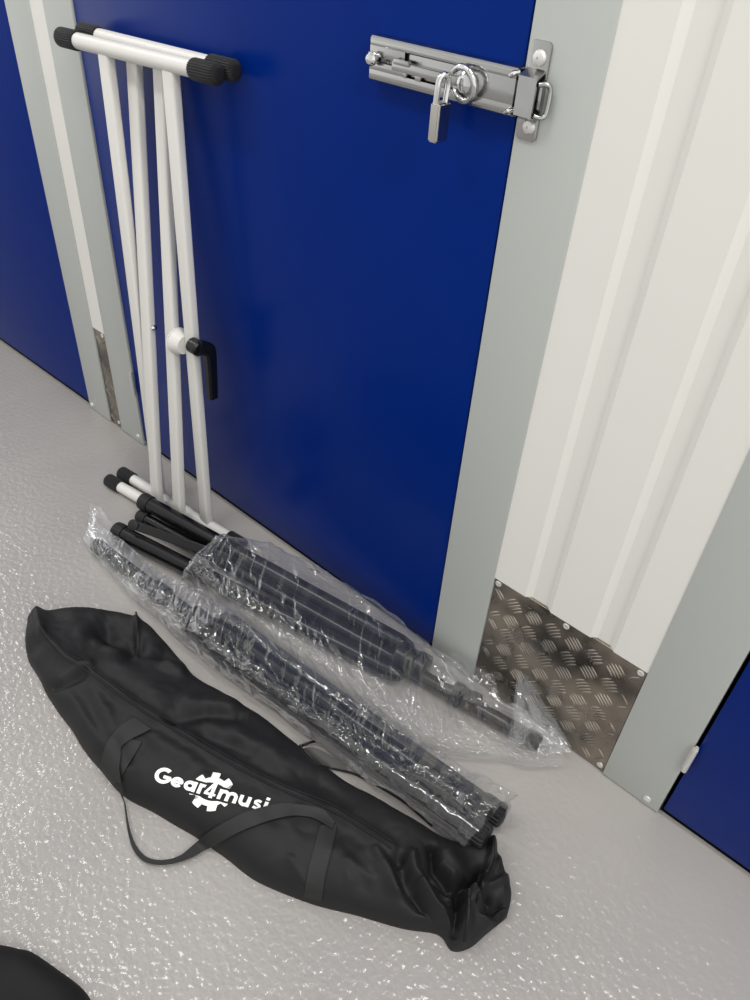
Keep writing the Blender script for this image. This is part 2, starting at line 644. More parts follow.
# hasp tongue with two slots, folded up in front
hx0, hz0 = U(0.19, 0.37)
hx1, hz1 = U(0.66, 0.58)
mb = MB()
yh = YF - 0.006
mb.box((hx0, yh, hz0), (hx1, YF + 0.004, hz1), 0.0010)
_, hzb = U(0, 0.26)
for f0, f1 in ((0.15, 0.20), (0.33, 0.42), (0.70, 0.78), (0.90, 1.0)):
    mb.box((hx0 + f0 * (hx1 - hx0), YF - 0.001, hzb - 0.001), (hx0 + f1 * (hx1 - hx0), YF + 0.003, hz0 + 0.002), 0.0008)
mb.box((hx0 + 0.004, yh - 0.003, hz1 - 0.003), (hx0 + 0.030, yh + 0.004, hz1 + 0.004), 0.0016)
mb.build('hasp', M_steel, bolt, True, 30)
mb = MB().lathe((bx0 + 0.010, YF, (sz0 + sz1) / 2 + 0.001), (0, -1, 0), [(0, 0.005), (0.004, 0.005), (0.006, 0.0085), (0.010, 0.0085), (0.013, 0.006), (0.0135, 0.002)], 24)
mb.build('knob', M_chrome, bolt)
# corner clips at the free end
for fz in (0.90, 0.14):
    cx_, cz_ = U(0.985, fz)
    MB().tube([(cx_ - 0.004, YF - 0.001, cz_ - 0.003), (cx_, YF - 0.003, cz_), (cx_ + 0.004, YF + 0.004, cz_ + 0.001)], 0.0032, 12).build('corner_clip', M_chrome, bolt)
# round staple guard the padlock sits in
gx, gz = PW(462, 84.5, YF - 0.012)
mb = MB()
ringpts = [(gx + 0.0195 * math.cos(a), YF - 0.006 - 0.005 * math.sin(a + 0.6) - 0.004, gz + 0.0195 * math.sin(a)) for a in np.linspace(-2.6, 2.5, 40)]
mb.tube(ringpts, 0.0042, 14)
mb.lathe((gx, YF, gz), (0, -1, 0), [(0, 0.014), (0.004, 0.0135), (0.006, 0.011), (0.009, 0.0105), (0.0105, 0.007), (0.0108, 0.002)], 30)
mb.box((gx - 0.0012, YF - 0.0118, gz - 0.009), (gx + 0.0012, YF - 0.0105, gz - 0.001))
mb.build('lock_guard', M_chrome, bolt)

kx0, kx1 = X_C0 + 0.005, X_C0 + 0.036
ktop, kbot = PW(540, 40, -0.003)[1], PW(527, 141, -0.003)[1]
kx0, kx1 = PW(530, 46, -0.003)[0], PW(552, 47, -0.003)[0]
keeper = thing('bolt_keeper', 'metal bolt keeper with two screws on the grey door frame', 'bolt keeper', ((kx0 + kx1) / 2, 0.0, kbot))


def rrect(x0, x1, z0, z1, r, n=6):
    pts = []
    for cx_, cz_, a0 in ((x1 - r, z1 - r, 0), (x0 + r, z1 - r, 90), (x0 + r, z0 + r, 180), (x1 - r, z0 + r, 270)):
        for i in range(n + 1):
            a = math.radians(a0 + 90 * i / n)
            pts.append((cx_ + r * math.cos(a), cz_ + r * math.sin(a)))
    return pts


MB().prism(rrect(kx0, kx1, kbot, ktop, 0.006), -0.0034, 0.001, 0.0008).build('base_plate', M_steel, keeper)
cz0, cz1 = bz0 + 0.006, bz1 - 0.006
mb = MB()
th = 0.0024
prof = [(-0.003, cz1 + 0.008), (-0.020, cz1 + 0.001), (-0.020, cz0 - 0.001), (-0.003, cz0 - 0.008)]
inn = [(-0.003, cz1 + 0.005), (-0.0172, cz1 - 0.001), (-0.0172, cz0 + 0.001), (-0.003, cz0 - 0.005)]
pr = prof + inn[::-1]
n = len(pr)
xa, xb = kx0 + 0.002, kx1 - 0.002
vs = [(x, y, z) for x in (xa, xb) for y, z in pr]
fs = [(i, (i + 1) % n, n + (i + 1) % n, n + i) for i in range(n)]
for b0 in (0, n):
    fs += [(b0 + 0, b0 + 1, b0 + 6, b0 + 7), (b0 + 1, b0 + 2, b0 + 5, b0 + 6), (b0 + 2, b0 + 3, b0 + 4, b0 + 5)]
mb.add(vs, fs)
mb.build('bridge', M_steel, keeper, True, 25)
# the loop at the bridge's outer side
zc = (cz0 + cz1) / 2 - 0.002
lp = [(xb + 0.001, -0.015, zc + 0.017), (xb + 0.009, -0.011, zc + 0.018), (xb + 0.0125, -0.007, zc + 0.012), (xb + 0.0125, -0.007, zc - 0.012), (xb + 0.009, -0.011, zc - 0.018), (xb + 0.001, -0.015, zc - 0.017)]
MB().tube(smooth_path(lp, 26), 0.003, 12).build('loop', M_steel, keeper)
for px, py in ((539, 58), (528.5, 127)):
    x, z = PW(px, py, -0.006)
    s = MB().lathe((x, -0.0034, z), (0, -1, 0), [(0, 0.0085), (0.002, 0.0088), (0.005, 0.0072), (0.0062, 0.0045), (0.0064, 0.0014), (0.0045, 0.0012), (0.0045, 0.0003)], 26)
    s.build('screw', M_screw, keeper)

# padlock ----------------------------------------------------------------------
pxx = PW(438, 100, YF - 0.030)
pl_top = PW(438, 101, YF - 0.028)[1]
pl_bot = PW(437, 141, YF - 0.028)[1]
plx = (PW(432, 120, YF - 0.028)[0] + PW(447, 120, YF - 0.028)[0]) / 2
padlock = thing('padlock', 'small chrome padlock hanging from the sliding bolt on the middle blue door', 'padlock', (plx, YF - 0.028, pl_bot))
W2, D2 = 0.0075, 0.017
poly = []
mb = MB()
bm = bmesh.new()
bmesh.ops.create_cube(bm, size=1.0)
for v in bm.verts:
    v.co = Vector((plx + v.co.x * 2 * W2, YF - 0.028 + v.co.y * 2 * D2 * 0.75, (pl_top + pl_bot) / 2 + v.co.z * (pl_top - pl_bot)))
bmesh.ops.bevel(bm, geom=bm.edges[:], offset=0.0022, segments=3, affect='EDGES')
mb.bmesh_part(bm)
mb.build('body', M_satin, padlock)
hs = PW(441, 72, YF - 0.028)[1]
sh = [(plx - 0.003, YF - 0.035, pl_top - 0.002), (plx - 0.002, YF - 0.035, hs - 0.012), (plx - 0.001, YF - 0.033, hs - 0.005), (plx + 0.001, YF - 0.028, hs - 0.002),
      (plx + 0.003, YF - 0.023, hs - 0.005), (plx + 0.003, YF - 0.021, hs - 0.012), (plx + 0.002, YF - 0.022, pl_top - 0.002)]
MB().tube(smooth_path(sh, 40), 0.0040, 14).build('shackle', M_chrome, padlock)

# ------------------------------------------------------------------ white folded keyboard stand
RT = 0.0137
yF, yB = -0.056, -0.0235
t1a, t1b = at(60, 36.6, y=yF), at(219, 75, y=yF)
t2a, t2b = at(81, 32, y=yB), at(236, 71.5, y=yB)
f1a, f1b = np.array([-1.492, -0.161, RT + 0.003]), np.array([-1.055, -0.111, RT + 0.003])
f2a, f2b = np.array([-1.495, -0.1205, RT + 0.003]), np.array([-1.060, -0.0765, RT + 0.003])
stand = thing('keyboard_stand', 'white folded keyboard stand leaning against the middle blue door', 'keyboard stand', (-1.27, -0.11, 0.0))


def cross_tube(name, a, b, capL, capname):
    d = (b - a) / np.linalg.norm(b - a)
    t = MB().tube([a + d * 0.012, b - d * 0.012], RT, 28).build(name, M_stand, stand)
    for base, ax in ((a, d), (b, -d)):
        mb = MB()
        mb.lathe(base, ax, [(0, 0.004), (0.0005, RT * 0.75), (0.003, RT + 0.0015), (0.006, RT + 0.0032), (capL - 0.003, RT + 0.0032), (capL, RT + 0.0022), (capL, RT - 0.003)], 30, 26, 0.0011)
        mb.build(capname, M_cap, t, True, 25)
    return t


for a, b in ((t1a, t1b), (t2a, t2b)):
    cross_tube('support_arm', a, b, 0.062, 'rubber_cap')
for a, b in ((f1a, f1b), (f2a, f2b)):
    cross_tube('foot_tube', a, b, 0.05, 'rubber_foot')


def on_line(a, b, x):
    t = (x - a[0]) / (b[0] - a[0])
    return a + (b - a) * t


dn = np.array([0, 0, -1.0])
L1t = at(106.5, 56, y=yF); L1b = on_line(f2a, f2b, -1.347)
L2t = at(136.5, 68, y=yB); L2b = on_line(f1a, f1b, -1.308)
L3t = at(163, 74, y=yB); L3b = on_line(f1a, f1b, -1.232)
L4t = at(171.5, 76, y=yF); L4b = on_line(f2a, f2b, -1.183)
legs = []
for p, q, tt in ((L1t, L1b, t1a), (L2t, L2b, t2a), (L3t, L3b, t2a), (L4t, L4b, t1a)):
    p = p.copy()
    arm = (t1a, t1b) if tt is t1a else (t2a, t2b)
    p = on_line(arm[0], arm[1], p[0])
    d = (q - p) / np.linalg.norm(q - p)
    mb = MB()
    mb.bar(p + d * (RT * 0.6), q - d * (RT * 0.5), (1, 0, 0), 0.030, 0.019, 0.005)
    legs.append((p, q))
    o = mb.build('leg', M_stand, stand)


def leg_at(i, z):
    p, q = legs[i]
    t = (z - p[2]) / (q[2] - p[2])
    return p + (q - p) * t


# pivot bolt through the left pair of legs
zb = 0.488
c1, c2 = leg_at(0, zb), leg_at(1, zb)
mb = MB()
mb.tube([(c1[0] - 0.016, (c1[1] + c2[1]) / 2, zb), (c2[0] + 0.024, (c1[1] + c2[1]) / 2, zb)], 0.0035, 12)
ym = (c1[1] + c2[1]) / 2
mb.lathe((c2[0] + 0.0125, ym, zb), (1, 0, 0), [(0, 0.008), (0.002, 0.008), (0.002, 0.0065), (0.008, 0.0065), (0.0095, 0.004), (0.012, 0.0035), (0.0122, 0.001)], 6)
mb.lathe((c1[0] - 0.0125, ym, zb), (-1, 0, 0), [(0, 0.007), (0.003, 0.0065), (0.005, 0.004), (0.0052, 0.001)], 18)
mb.build('pivot_bolt', M_chrome, stand, True, 25)
# toothed locking disc between the right pair, and its lever
c3, c4 = leg_at(2, 0.50), leg_at(3, 0.50)
ym = (c3[1] + c4[1]) / 2
mb = MB()
xc = (c3[0] + c4[0]) / 2
zc = 0.488
mb.lathe((c3[0] + 0.014, ym - 0.004, zc), (1, 0, 0), [(0, 0.014), (0.001, 0.027), (0.007, 0.028)], 40, 36, 0.0012)
mb.lathe((c3[0] + 0.0225, ym - 0.004, zc), (1, 0, 0), [(0, 0.028), (0.004, 0.027), (c4[0] - c3[0] - 0.037, 0.020), (c4[0] - c3[0] - 0.036, 0.008)], 36)
mb.build('locking_disc', M_stand, stand, True, 25)
LXp = c4[0] + 0.026
l0 = at(194, 345, x=LXp); l1 = at(205, 348, x=LXp + 0.006); l2 = at(208, 360, x=LXp + 0.008); l3 = at(210, 396, x=LXp + 0.008)
mb = MB()
hubc = np.array([c4[0] + 0.0152, l0[1] + 0.002, l0[2] - 0.004])
mb.lathe(hubc, (1, 0, 0), [(0, 0.012), (0.002, 0.016), (0.024, 0.016), (0.028, 0.012), (0.0285, 0.003)], 24)
mb.build('lever_hub', M_plasticblack, stand, True, 30)
mb = MB()
path = smooth_path([l0 + np.array([0.014, 0, 0]), l1 + np.array([0.010, 0, 0]), l2 + np.array([0.008, 0, 0]), l3 + np.array([0.008, 0, 0])], 14)
ws = np.interp(np.linspace(0, 1, 14), [0, 0.35, 0.45, 1], [0.028, 0.029, 0.026, 0.021])
vs = []
for i, p in enumerate(path):
    d = path[min(i + 1, 13)] - path[max(i - 1, 0)]
    d[0] = 0
    d /= np.linalg.norm(d)
    nrm = np.array([0, -d[2], d[1]])
    w, th_ = ws[i] / 2, 0.009
    for a, b in ((-1, -0.6), (-0.6, -1), (0.6, -1), (1, -0.6), (1, 0.6), (0.6, 1), (-0.6, 1), (-1, 0.6)):
        vs.append(p + nrm * w * a + np.array([th_ * b, 0, 0]))
fs = grid_faces(14, 8, True) + [tuple(range(8))[::-1], tuple(range(13 * 8, 14 * 8))]
mb.add(vs, fs)
mb.build('lever_handle', M_plasticblack, stand, True, 25)


# ------------------------------------------------------------------ tripod stands
def tripod(label, legs_ab, pole_ab, hub, braces, ring_r, capL, knobs, ribbed):
    c = np.mean([np.asarray(l[0]) for l in legs_ab] + [pole_ab[0], pole_ab[1]], axis=0)
    root = thing('tripod_stand', label, 'tripod stand', (c[0], c[1], 0.0), 'folded tripod stands in clear plastic')
    for a, b, r in legs_ab:     # a = foot end
        a, b = np.asarray(a, float), np.asarray(b, float)
        d = (b - a) / np.linalg.norm(b - a)
        L = MB().tube([a + d * 0.01, b - d * 0.03, b - d * 0.006, b], [r, r, r * 0.72, r * 0.4], 26).build('leg', M_tube, root)
        cap = MB()
        if ribbed:
            cap.lathe(a, d, [(0, 0.006), (0.0005, r), (0.004, r + 0.0035), (capL - 0.004, r + 0.0035), (capL, r + 0.002), (capL, r - 0.004)], 30, 16, 0.002)
        else:
            cap.lathe(a, d, [(0, 0.006), (0.0004, r - 0.003), (0.003, r + 0.0015), (0.006, r + 0.0028), (capL - 0.002, r + 0.0028), (capL, r + 0.002), (capL, r - 0.004)], 30, 20, 0.0006)
        cap.build('rubber_foot', M_rubber, L, True, 25)
    a, b = (np.asarray(q, float) for q in pole_ab)
    d = (b - a) / np.linalg.norm(b - a)
    P = MB().tube([a, b - d * 0.004, b], [0.0155, 0.0155, 0.0135], 26).build('pole', M_tube, root)
    MB().lathe(b + d * 0.0005, -d, [(0, 0.011), (0.0005, 0.0155), (0.004, 0.0172), (0.026, 0.0172), (0.028, 0.015)], 26).build('end_cap', M_rubber, P)
    for h, rr, ln in hub:
        h = np.asarray(h, float)
        MB().lathe(h - d * ln / 2, d, [(0, rr * 0.75), (0.003, rr), (ln * 0.35, rr), (ln * 0.4, rr * 0.9), (ln * 0.6, rr * 0.9), (ln * 0.65, rr), (ln - 0.003, rr), (ln, rr * 0.75)], 26).build('collar', M_plasticblack, root, True, 25)
    for p, q, w in braces:
        p, q = np.asarray(p, float), np.asarray(q, float)
        dd = (q - p) / np.linalg.norm(q - p)
        sd = np.cross(dd, [0.5, -0.6, 0.65])
        mb = MB().bar(p, q, sd, w, 0.006, 0.002)
        B = mb.build('brace', M_tube, root)
        side = np.cross(dd, sd)
        side /= np.linalg.norm(side)
        if side[2] < 0:
            side = -side
        MB().lathe(p + dd * 0.008 + side * 0.002, side, [(0, w * 0.62), (0.003, w * 0.62), (0.004, w * 0.5), (0.006, 0.004), (0.0062, 0.001)], 20).build('rivet', M_rubber, B)
    for k in knobs:
        k = np.asarray(k, float)
        MB().lathe(k, np.cross(d, [0, 0, 1.0]) * -1, [(0, 0.006), (0.012, 0.006), (0.014, 0.016), (0.026, 0.017), (0.029, 0.012)], 28, 10, 0.002).build('knob', M_plasticblack, root, True, 25)
    return root


def Pz(px, py, z):
    return at(px, py, z=z)


# rear bundle: feet to the left, pole to the right
A0 = Pz(141.5, 500.0, 0.062)
B0 = Pz(115, 529.5, 0.032)
C0 = Pz(138.5, 514.5, 0.033)
A1 = Pz(413, 650, 0.042)
B1 = Pz(403, 677, 0.030)
C1 = Pz(402, 662, 0.044)
pole1 = (Pz(300, 608, 0.030), Pz(540, 744, 0.020))
tripod('black folded tripod stand in the rear plastic sleeve, by the wall', [(A0, A1, 0.0185), (B0, B1, 0.0185), (C0, C1, 0.0135)], pole1,
       [(Pz(412, 662, 0.036), 0.030, 0.07), (Pz(466, 697, 0.027), 0.0195, 0.06)],
       [(Pz(131, 524, 0.072), Pz(232, 560, 0.070), 0.021)], 0.03, 0.030, [Pz(455, 706, 0.034)], False)
# front bundle: pole to the left, ribbed feet to the right
D0 = Pz(488, 838, 0.083)
E0 = Pz(504, 818, 0.030)
G0 = Pz(478, 808, 0.062)
D1 = Pz(205, 640, 0.036)
E1 = Pz(222, 616, 0.030)
G1 = Pz(212, 622, 0.062)
pole2 = (Pz(262, 668, 0.030), Pz(96, 545, 0.0185))
tripod('black folded tripod stand in the front plastic sleeve, next to the nylon bag', [(D0, D1, 0.0175), (E0, E1, 0.0175), (G0, G1, 0.0155)], pole2,
       [(Pz(200, 625, 0.033), 0.030, 0.06), (Pz(160, 593, 0.025), 0.022, 0.045)],
       [(Pz(235, 652, 0.060), Pz(395, 766, 0.066), 0.016)], 0.03, 0.045, [Pz(153, 582, 0.024)], True)


# ------------------------------------------------------------------ black nylon bag
bst = [((29, 630), (38, 613)), ((27, 652), (88, 608)), ((44, 688), (138, 613)), ((66, 722), (166, 636)), ((98, 766), (192, 668)), ((125, 795), (226, 690)),
       ((168, 818), (263, 712)), ((215, 849), (300, 742)), ((262, 882), (345, 776)), ((312, 902), (386, 798)), ((360, 915), (422, 820)),
       ((405, 927), (458, 838)), ((438, 934), (494, 834)), ((452, 949), (505, 868)), ((470, 946), (512, 893)), ((487, 932), (508, 914))]
nb = len(bst)
hb = [0.05, 0.075, 0.085, 0.088, 0.09, 0.09, 0.088, 0.086, 0.084, 0.082, 0.08, 0.078, 0.075, 0.066, 0.05, 0.03]
Bz = [h * 0.55 for h in hb]
NU, NV = 420, 170
Bp = smooth_path(np.array([at(*s[1], z=z) for s, z in zip(bst, Bz)]), NU)
Fp = smooth_path(np.array([at(*s[0], z=0.010) for s in bst]), NU)
Hb = smooth_path(np.array(hb)[:, None], NU)[:, 0]
v = np.linspace(0, 1, NV)
a = np.pi * v
lat = -np.sign(np.cos(a)) * np.abs(np.cos(a)) ** 0.8
hgt = np.sin(a) ** 0.62
uu = np.linspace(0, 1, NU)
mix = (lat + 1) / 2
X = Fp[:, 0:1] + (Bp - Fp)[:, 0:1] * mix[None]
Y = Fp[:, 1:2] + (Bp - Fp)[:, 1:2] * mix[None]
Z = Hb[:, None] * hgt[None]
top = np.clip(np.sin(a), 0, 1)[None] ** 0.5
# soft cloth undulation, stretched along the bag
ln = (X * 0.93 + Y * -0.37)
cr_ = (X * 0.37 + Y * 0.93)
Z = Z + top * (0.008 * vnoise(ln * 7, cr_ * 12) + 0.004 * vnoise(ln * 17 + 3, cr_ * 26 + 8) + 0.0022 * np.abs(vnoise(ln * 40, cr_ * 30)) - 0.002)
fold = crumple(ln, cr_, 5, 7, 4.0, 22.0)
endw = smoothstep(0.72, 0.9, uu)[:, None] + 0.6 * (1 - smoothstep(0.1, 0.3, uu))[:, None]
Z = Z + top * (fold - 0.45) * (0.016 + 0.024 * endw)


def seg_dist(px, poly):
    best = np.full(px.shape[:2], 1e9)
    for (x0, y0), (x1, y1) in zip(poly[:-1], poly[1:]):
        dx, dy = x1 - x0, y1 - y0
        t = np.clip(((px[..., 0] - x0) * dx + (px[..., 1] - y0) * dy) / (dx * dx + dy * dy + 1e-9), 0, 1)
        best = np.minimum(best, np.hypot(px[..., 0] - x0 - t * dx, px[..., 1] - y0 - t * dy))
    return best


SEAM = [(42, 634), (60, 655), (86, 670), (131, 703), (168, 726), (224, 760), (280, 789), (335, 812), (392, 848)]
# folds measured on the bag (ridge > 0, crease < 0): polyline, height, width
FOLDS = [
    ([(400, 871), (413, 858)], 0.006, 4), ([(421, 886), (432, 905), (445, 926)], 0.009, 4), ([(415, 893), (428, 912), (436, 926)], -0.008, 4),
    ([(470, 896), (452, 880), (440, 868)], 0.009, 4), ([(468, 899), (450, 893), (430, 878)], -0.010, 4), ([(472, 896), (492, 906), (508, 914)], 0.012, 4),
    ([(470, 900), (488, 922), (492, 930)], 0.007, 4), ([(474, 893), (496, 884), (511, 880)], 0.008, 4), ([(473, 890), (490, 868), (498, 850)], -0.008, 4),
    ([(443, 931), (462, 950)], 0.006, 3), ([(448, 905), (460, 900)], -0.008, 4), ([(484, 910), (500, 904)], -0.012, 5), ([(376, 850), (392, 872), (398, 892)], 0.006, 5),
    ([(350, 862), (372, 880)], 0.004, 6), ([(290, 860), (306, 890)], 0.004, 6), ([(70, 700), (100, 745)], 0.006, 8), ([(150, 735), (190, 760)], 0.005, 9), ([(205, 735), (250, 752)], -0.005, 7),
    (SEAM, 0.006, 6), ([(38, 613), (42, 634)], 0.012, 5), ([(30, 648), (36, 640)], -0.01, 8),
    ([(108, 632), (130, 636)], -0.030, 15), ([(130, 650), (160, 655)], -0.020, 9), ([(98, 640), (140, 652), (182, 670)], 0.012, 7), ([(137, 612), (134, 648)], 0.007, 3),
    ([(56, 686), (84, 673)], -0.010, 5), ([(62, 680), (90, 664)], 0.007, 4), ([(92, 690), (106, 712), (112, 730)], 0.005, 8), ([(84, 690), (98, 720)], -0.002, 8),
    ([(60, 648), (78, 640), (96, 622)], 0.006, 8), ([(120, 668), (150, 690)], 0.006, 10), ([(172, 720), (205, 712), (238, 716)], -0.010, 7), ([(190, 702), (232, 706)], 0.007, 8),
    ([(240, 735), (290, 760)], 0.006, 10), ([(300, 775), (350, 800)], -0.006, 9), ([(118, 740), (128, 760)], -0.006, 6),
    ([(411, 856), (414, 871), (427, 890), (448, 926)], 0.012, 6), ([(400, 862), (404, 884), (420, 906)], -0.010, 8), ([(432, 850), (434, 868), (449, 885), (470, 888)], -0.018, 5),
    ([(446, 856), (456, 872)], 0.014, 11), ([(494, 839), (492, 856), (485, 876), (477, 902)], 0.014, 4), ([(482, 870), (474, 886)], -0.016, 6), ([(484, 898), (500, 916)], -0.022, 6),
    ([(478, 904), (500, 918)], 0.008, 3), ([(470, 888), (468, 909), (463, 944)], 0.014, 5), ([(458, 892), (457, 915), (452, 936)], -0.014, 5), ([(440, 918), (452, 900)], 0.006, 5),
    ([(503, 862), (508, 890)], 0.010, 8), ([(380, 868), (396, 890)], 0.006, 8), ([(340, 850), (350, 880)], 0.004, 8)]
pxs = proj(np.stack([X, Y, np.maximum(Z, 0.03)], -1))
for poly, hgt_, wd in FOLDS:
    dd = seg_dist(pxs, poly)
    Z = Z + top ** 0.5 * hgt_ * 1.5 * np.exp(-(dd / wd) ** 2)
# ripple the floor outline a little
rip = 0.004 * vnoise(ln * 14 + 2, cr_ * 3)
Y = Y + rip * (1 - top)
Z = np.maximum(Z, 0.0006)
Z[:, 0] = 0.0006
Z[:, -1] = 0.0006
vs = np.stack([X, Y, Z], -1).reshape(-1, 3)
bag_root = thing('carry_bag', 'long black nylon carry bag with white print lying on the floor in front', 'bag', (float(X.mean()), float(Y.mean()), 0.0))
mb = MB()
mb.add(vs, grid_faces(NU, NV))
mb.f += [(i * NV, (i + 1) * NV, (i + 1) * NV + NV - 1, i * NV + NV - 1) for i in range(NU - 1)]
mb.f += [tuple(range(NV)), tuple((NU - 1) * NV + j for j in range(NV))[::-1]]
bag = mb.build('bag_body', M_bag, bag_root, True, 180)
bvh = BVHTree.FromPolygons([tuple(p) for p in vs], grid_faces(NU, NV))


def on_bag(px, py, lift=0.001, z0=0.004):
    d = RM @ np.array([px - 375.0, py - 500.0, F])
    d /= np.linalg.norm(d)
    h = bvh.ray_cast(Vector(CAM), Vector(d))
    if h[0] is None:
        return at(px, py, z=z0 + lift)
    nrm = h[1] if h[1].dot(Vector(d)) < 0 else -h[1]
    return np.array(h[0]) + np.array(nrm) * lift


def line_on_bag(name, pts, r, material, lift=0.0005, n=90):
    P = smooth_path(pts, n)
    W = np.array([on_bag(x, y, lift) for x, y in P])
    for _ in range(3):
        W[1:-1] = (W[:-2] + 2 * W[1:-1] + W[2:]) / 4
    MB().tube(W, r, 10).build(name, material, bag_root)


line_on_bag('piping', SEAM, 0.0022, M_bagtrim)
line_on_bag('piping', [(46, 633), (64, 651), (90, 666), (135, 699), (172, 722), (228, 756), (284, 785), (339, 808), (394, 843)], 0.0013, M_bagtrim)
line_on_bag('piping', [(136, 612), (137, 625), (134, 648)], 0.002, M_bagtrim)
line_on_bag('zip_line', [(299, 748), (307, 757), (318, 765), (340, 770), (357, 775), (385, 790), (408, 805), (432, 826)], 0.002, M_bagtrim)
line_on_bag('zip_line', [(494, 839), (492, 856), (486, 875), (477, 902)], 0.003, M_bagtrim)
line_on_bag('zip_line', [(470, 888), (469, 909), (465, 941)], 0.003, M_bagtrim)
# zip puller
zp = on_bag(299, 748, 0.004)
mb = MB()
mb.bar(zp, on_bag(307, 744, 0.006), (0, 0, 1), 0.004, 0.007, 0.001)
mb.bar(on_bag(306, 744, 0.006), on_bag(316, 741, 0.006), (0, 0, 1), 0.002, 0.005, 0.0008)
mb.build('zip_puller', M_plasticblack, bag_root)


def patch_on_bag(name, rows, material, lift, nu=30, nv_=10, parent=None):
    """sheet between two pixel edge lines that lies on the bag"""
    e1, e2 = smooth_path(rows[0], nu), smooth_path(rows[1], nu)
    P = np.zeros((nu, nv_, 3))
    for i in range(nu):
        for j in range(nv_):
            t = j / (nv_ - 1)
            q = e1[i] * (1 - t) + e2[i] * t
            P[i, j] = on_bag(q[0], q[1], lift)
    for _ in range(4):
        P[1:-1] = (P[:-2] + 2 * P[1:-1] + P[2:]) / 4
        P[:, 1:-1] = (P[:, :-2] + 2 * P[:, 1:-1] + P[:, 2:]) / 4
    P[..., 2] = np.maximum(P[..., 2], 0.003)
    mb = MB()
    mb.add(P.reshape(-1, 3), grid_faces(nu, nv_))
    n0 = nu * nv_
    dn_ = P.copy()
    dn_[..., 2] -= 0.0016
    mb.add(dn_.reshape(-1, 3), [f[::-1] for f in grid_faces(nu, nv_)])
    rim = [i * nv_ for i in range(nu)] + [(nu - 1) * nv_ + j for j in range(1, nv_)] + [i * nv_ + nv_ - 1 for i in range(nu - 2, -1, -1)] + [j for j in range(nv_ - 2, 0, -1)]
    mb.f += [(rim[k], rim[(k + 1) % len(rim)], n0 + rim[(k + 1) % len(rim)], n0 + rim[k]) for k in range(len(rim))]
    cl = np.concatenate([[0], np.cumsum(np.linalg.norm(np.diff(P[:, nv_ // 2], axis=0), axis=1))])
    uvs = [(cl[i] * 170, j / (nv_ - 1)) for i in range(nu) for j in range(nv_)]
    mb.uv = uvs + uvs
    return mb.build(name, material, parent or bag_root, True, 60)


k5 = 0.32
c5 = lambda L: [(100 + x * k5, 680 + y * k5) for x, y in L]
patch_on_bag('lining', [[(302, 748), (316, 748), (332, 756), (346, 766)], [(304, 752), (318, 764), (336, 769), (348, 771)]], M_lining, 0.0015)
patch_on_bag('carry_handle', [c5([(735, 446), (690, 400), (600, 388), (540, 393), (450, 419), (350, 466), (290, 516), (250, 548), (200, 562), (150, 555), (115, 520), (95, 470), (82, 400), (76, 330), (45, 300), (15, 260), (22, 205), (50, 160), (108, 122)]),
                              c5([(722, 472), (660, 432), (590, 430), (500, 452), (420, 482), (340, 522), (290, 552), (240, 570), (190, 577), (140, 568), (106, 535), (88, 480), (77, 400), (70, 335), (74, 315), (66, 270), (66, 230), (85, 195), (160, 160)])],
             M_web, 0.006, 150, 9)
patch_on_bag('strap', [[(320, 826), (315, 846), (308, 872), (304, 896)], [(337, 824), (333, 846), (326, 874), (322, 900)]], M_web, 0.0025, 40, 9)
patch_on_bag('strap', [[(124, 738), (112, 752), (103, 770)], [(142, 742), (131, 762), (117, 784)]], M_web, 0.0025, 30, 9)

# printed word and cog on the bag --------------------------------------------------
O2 = np.array([40.0, 137.0])
EX, EY = np.array([1.035, 0.292]), np.array([0.40, -0.92])
XH = 56.0


def lp2(x, y):
    q = O2 + x * EX + y * EY
    return 145 + q[0] * 0.18667, 755 + q[1] * 0.18667


logo = MB()


def ribbon(pts, w, closed=False):
    pts = [np.array(p, float) for p in pts]
    # resample finely so that the print follows the cloth
    out = []
    for p, q in zip(pts[:-1], pts[1:]):
        k = max(1, int(np.linalg.norm(q - p) / 4))
        out += [p + (q - p) * i / k for i in range(k)]
    out.append(pts[-1])
    pts = out
    vs = []
    n = len(pts)
    for i, p in enumerate(pts):
        if closed:
            d = pts[(i + 1) % n] - pts[i - 1]
        else:
            d = pts[min(i + 1, n - 1)] - pts[max(i - 1, 0)]
        d = d / (np.linalg.norm(d) + 1e-9)
        nr = np.array([-d[1], d[0]])
        for t in (-0.5, -0.17, 0.17, 0.5):
            vs.append(on_bag(*lp2(*(p + nr * w * t)), 0.0009))
    logo.add(vs, grid_faces(n, 4))


def arc(cx, cy, rx, ry, a0, a1, n=28):
    return [(cx + rx * math.cos(math.radians(a0 + (a1 - a0) * i / n)), cy + ry * math.sin(math.radians(a0 + (a1 - a0) * i / n))) for i in range(n + 1)]


SW = 18.5
r_ = XH / 2 - SW / 2
# G
ribbon(arc(44, 42, 35, 34, 52, 355), 20)
ribbon([(44, 37), (82, 37)], 17)
# e
cx = 118
ribbon(arc(cx, XH / 2, r_ + 3, r_, 0, 325), SW)
ribbon([(cx - r_, XH / 2), (cx + r_ + 9, XH / 2)], 12)
# a
cx = 184
ribbon(arc(cx, XH / 2, r_ + 2, r_, 0, 360), SW)
ribbon([(cx + r_ + 4, 0), (cx + r_ + 4, XH)], SW)
# r
ribbon([(236, 0), (236, XH)], SW)
ribbon(arc(254, XH - 26, 17, 18, 165, 75, 12), 15)
# 4
ribbon([(300, -6), (300, XH + 22)], SW)
ribbon([(296, XH + 20), (268, 18)], 13)
ribbon([(262, 14), (320, 14)], 13)
# m
ribbon([(340, 0), (340, XH)], SW)
ribbon(arc(360, XH - 27, 19, 19, 180, 0, 16) + [(379, 0)], SW)
ribbon(arc(400, XH - 27, 20, 19, 180, 0, 16) + [(420, 0)], SW)
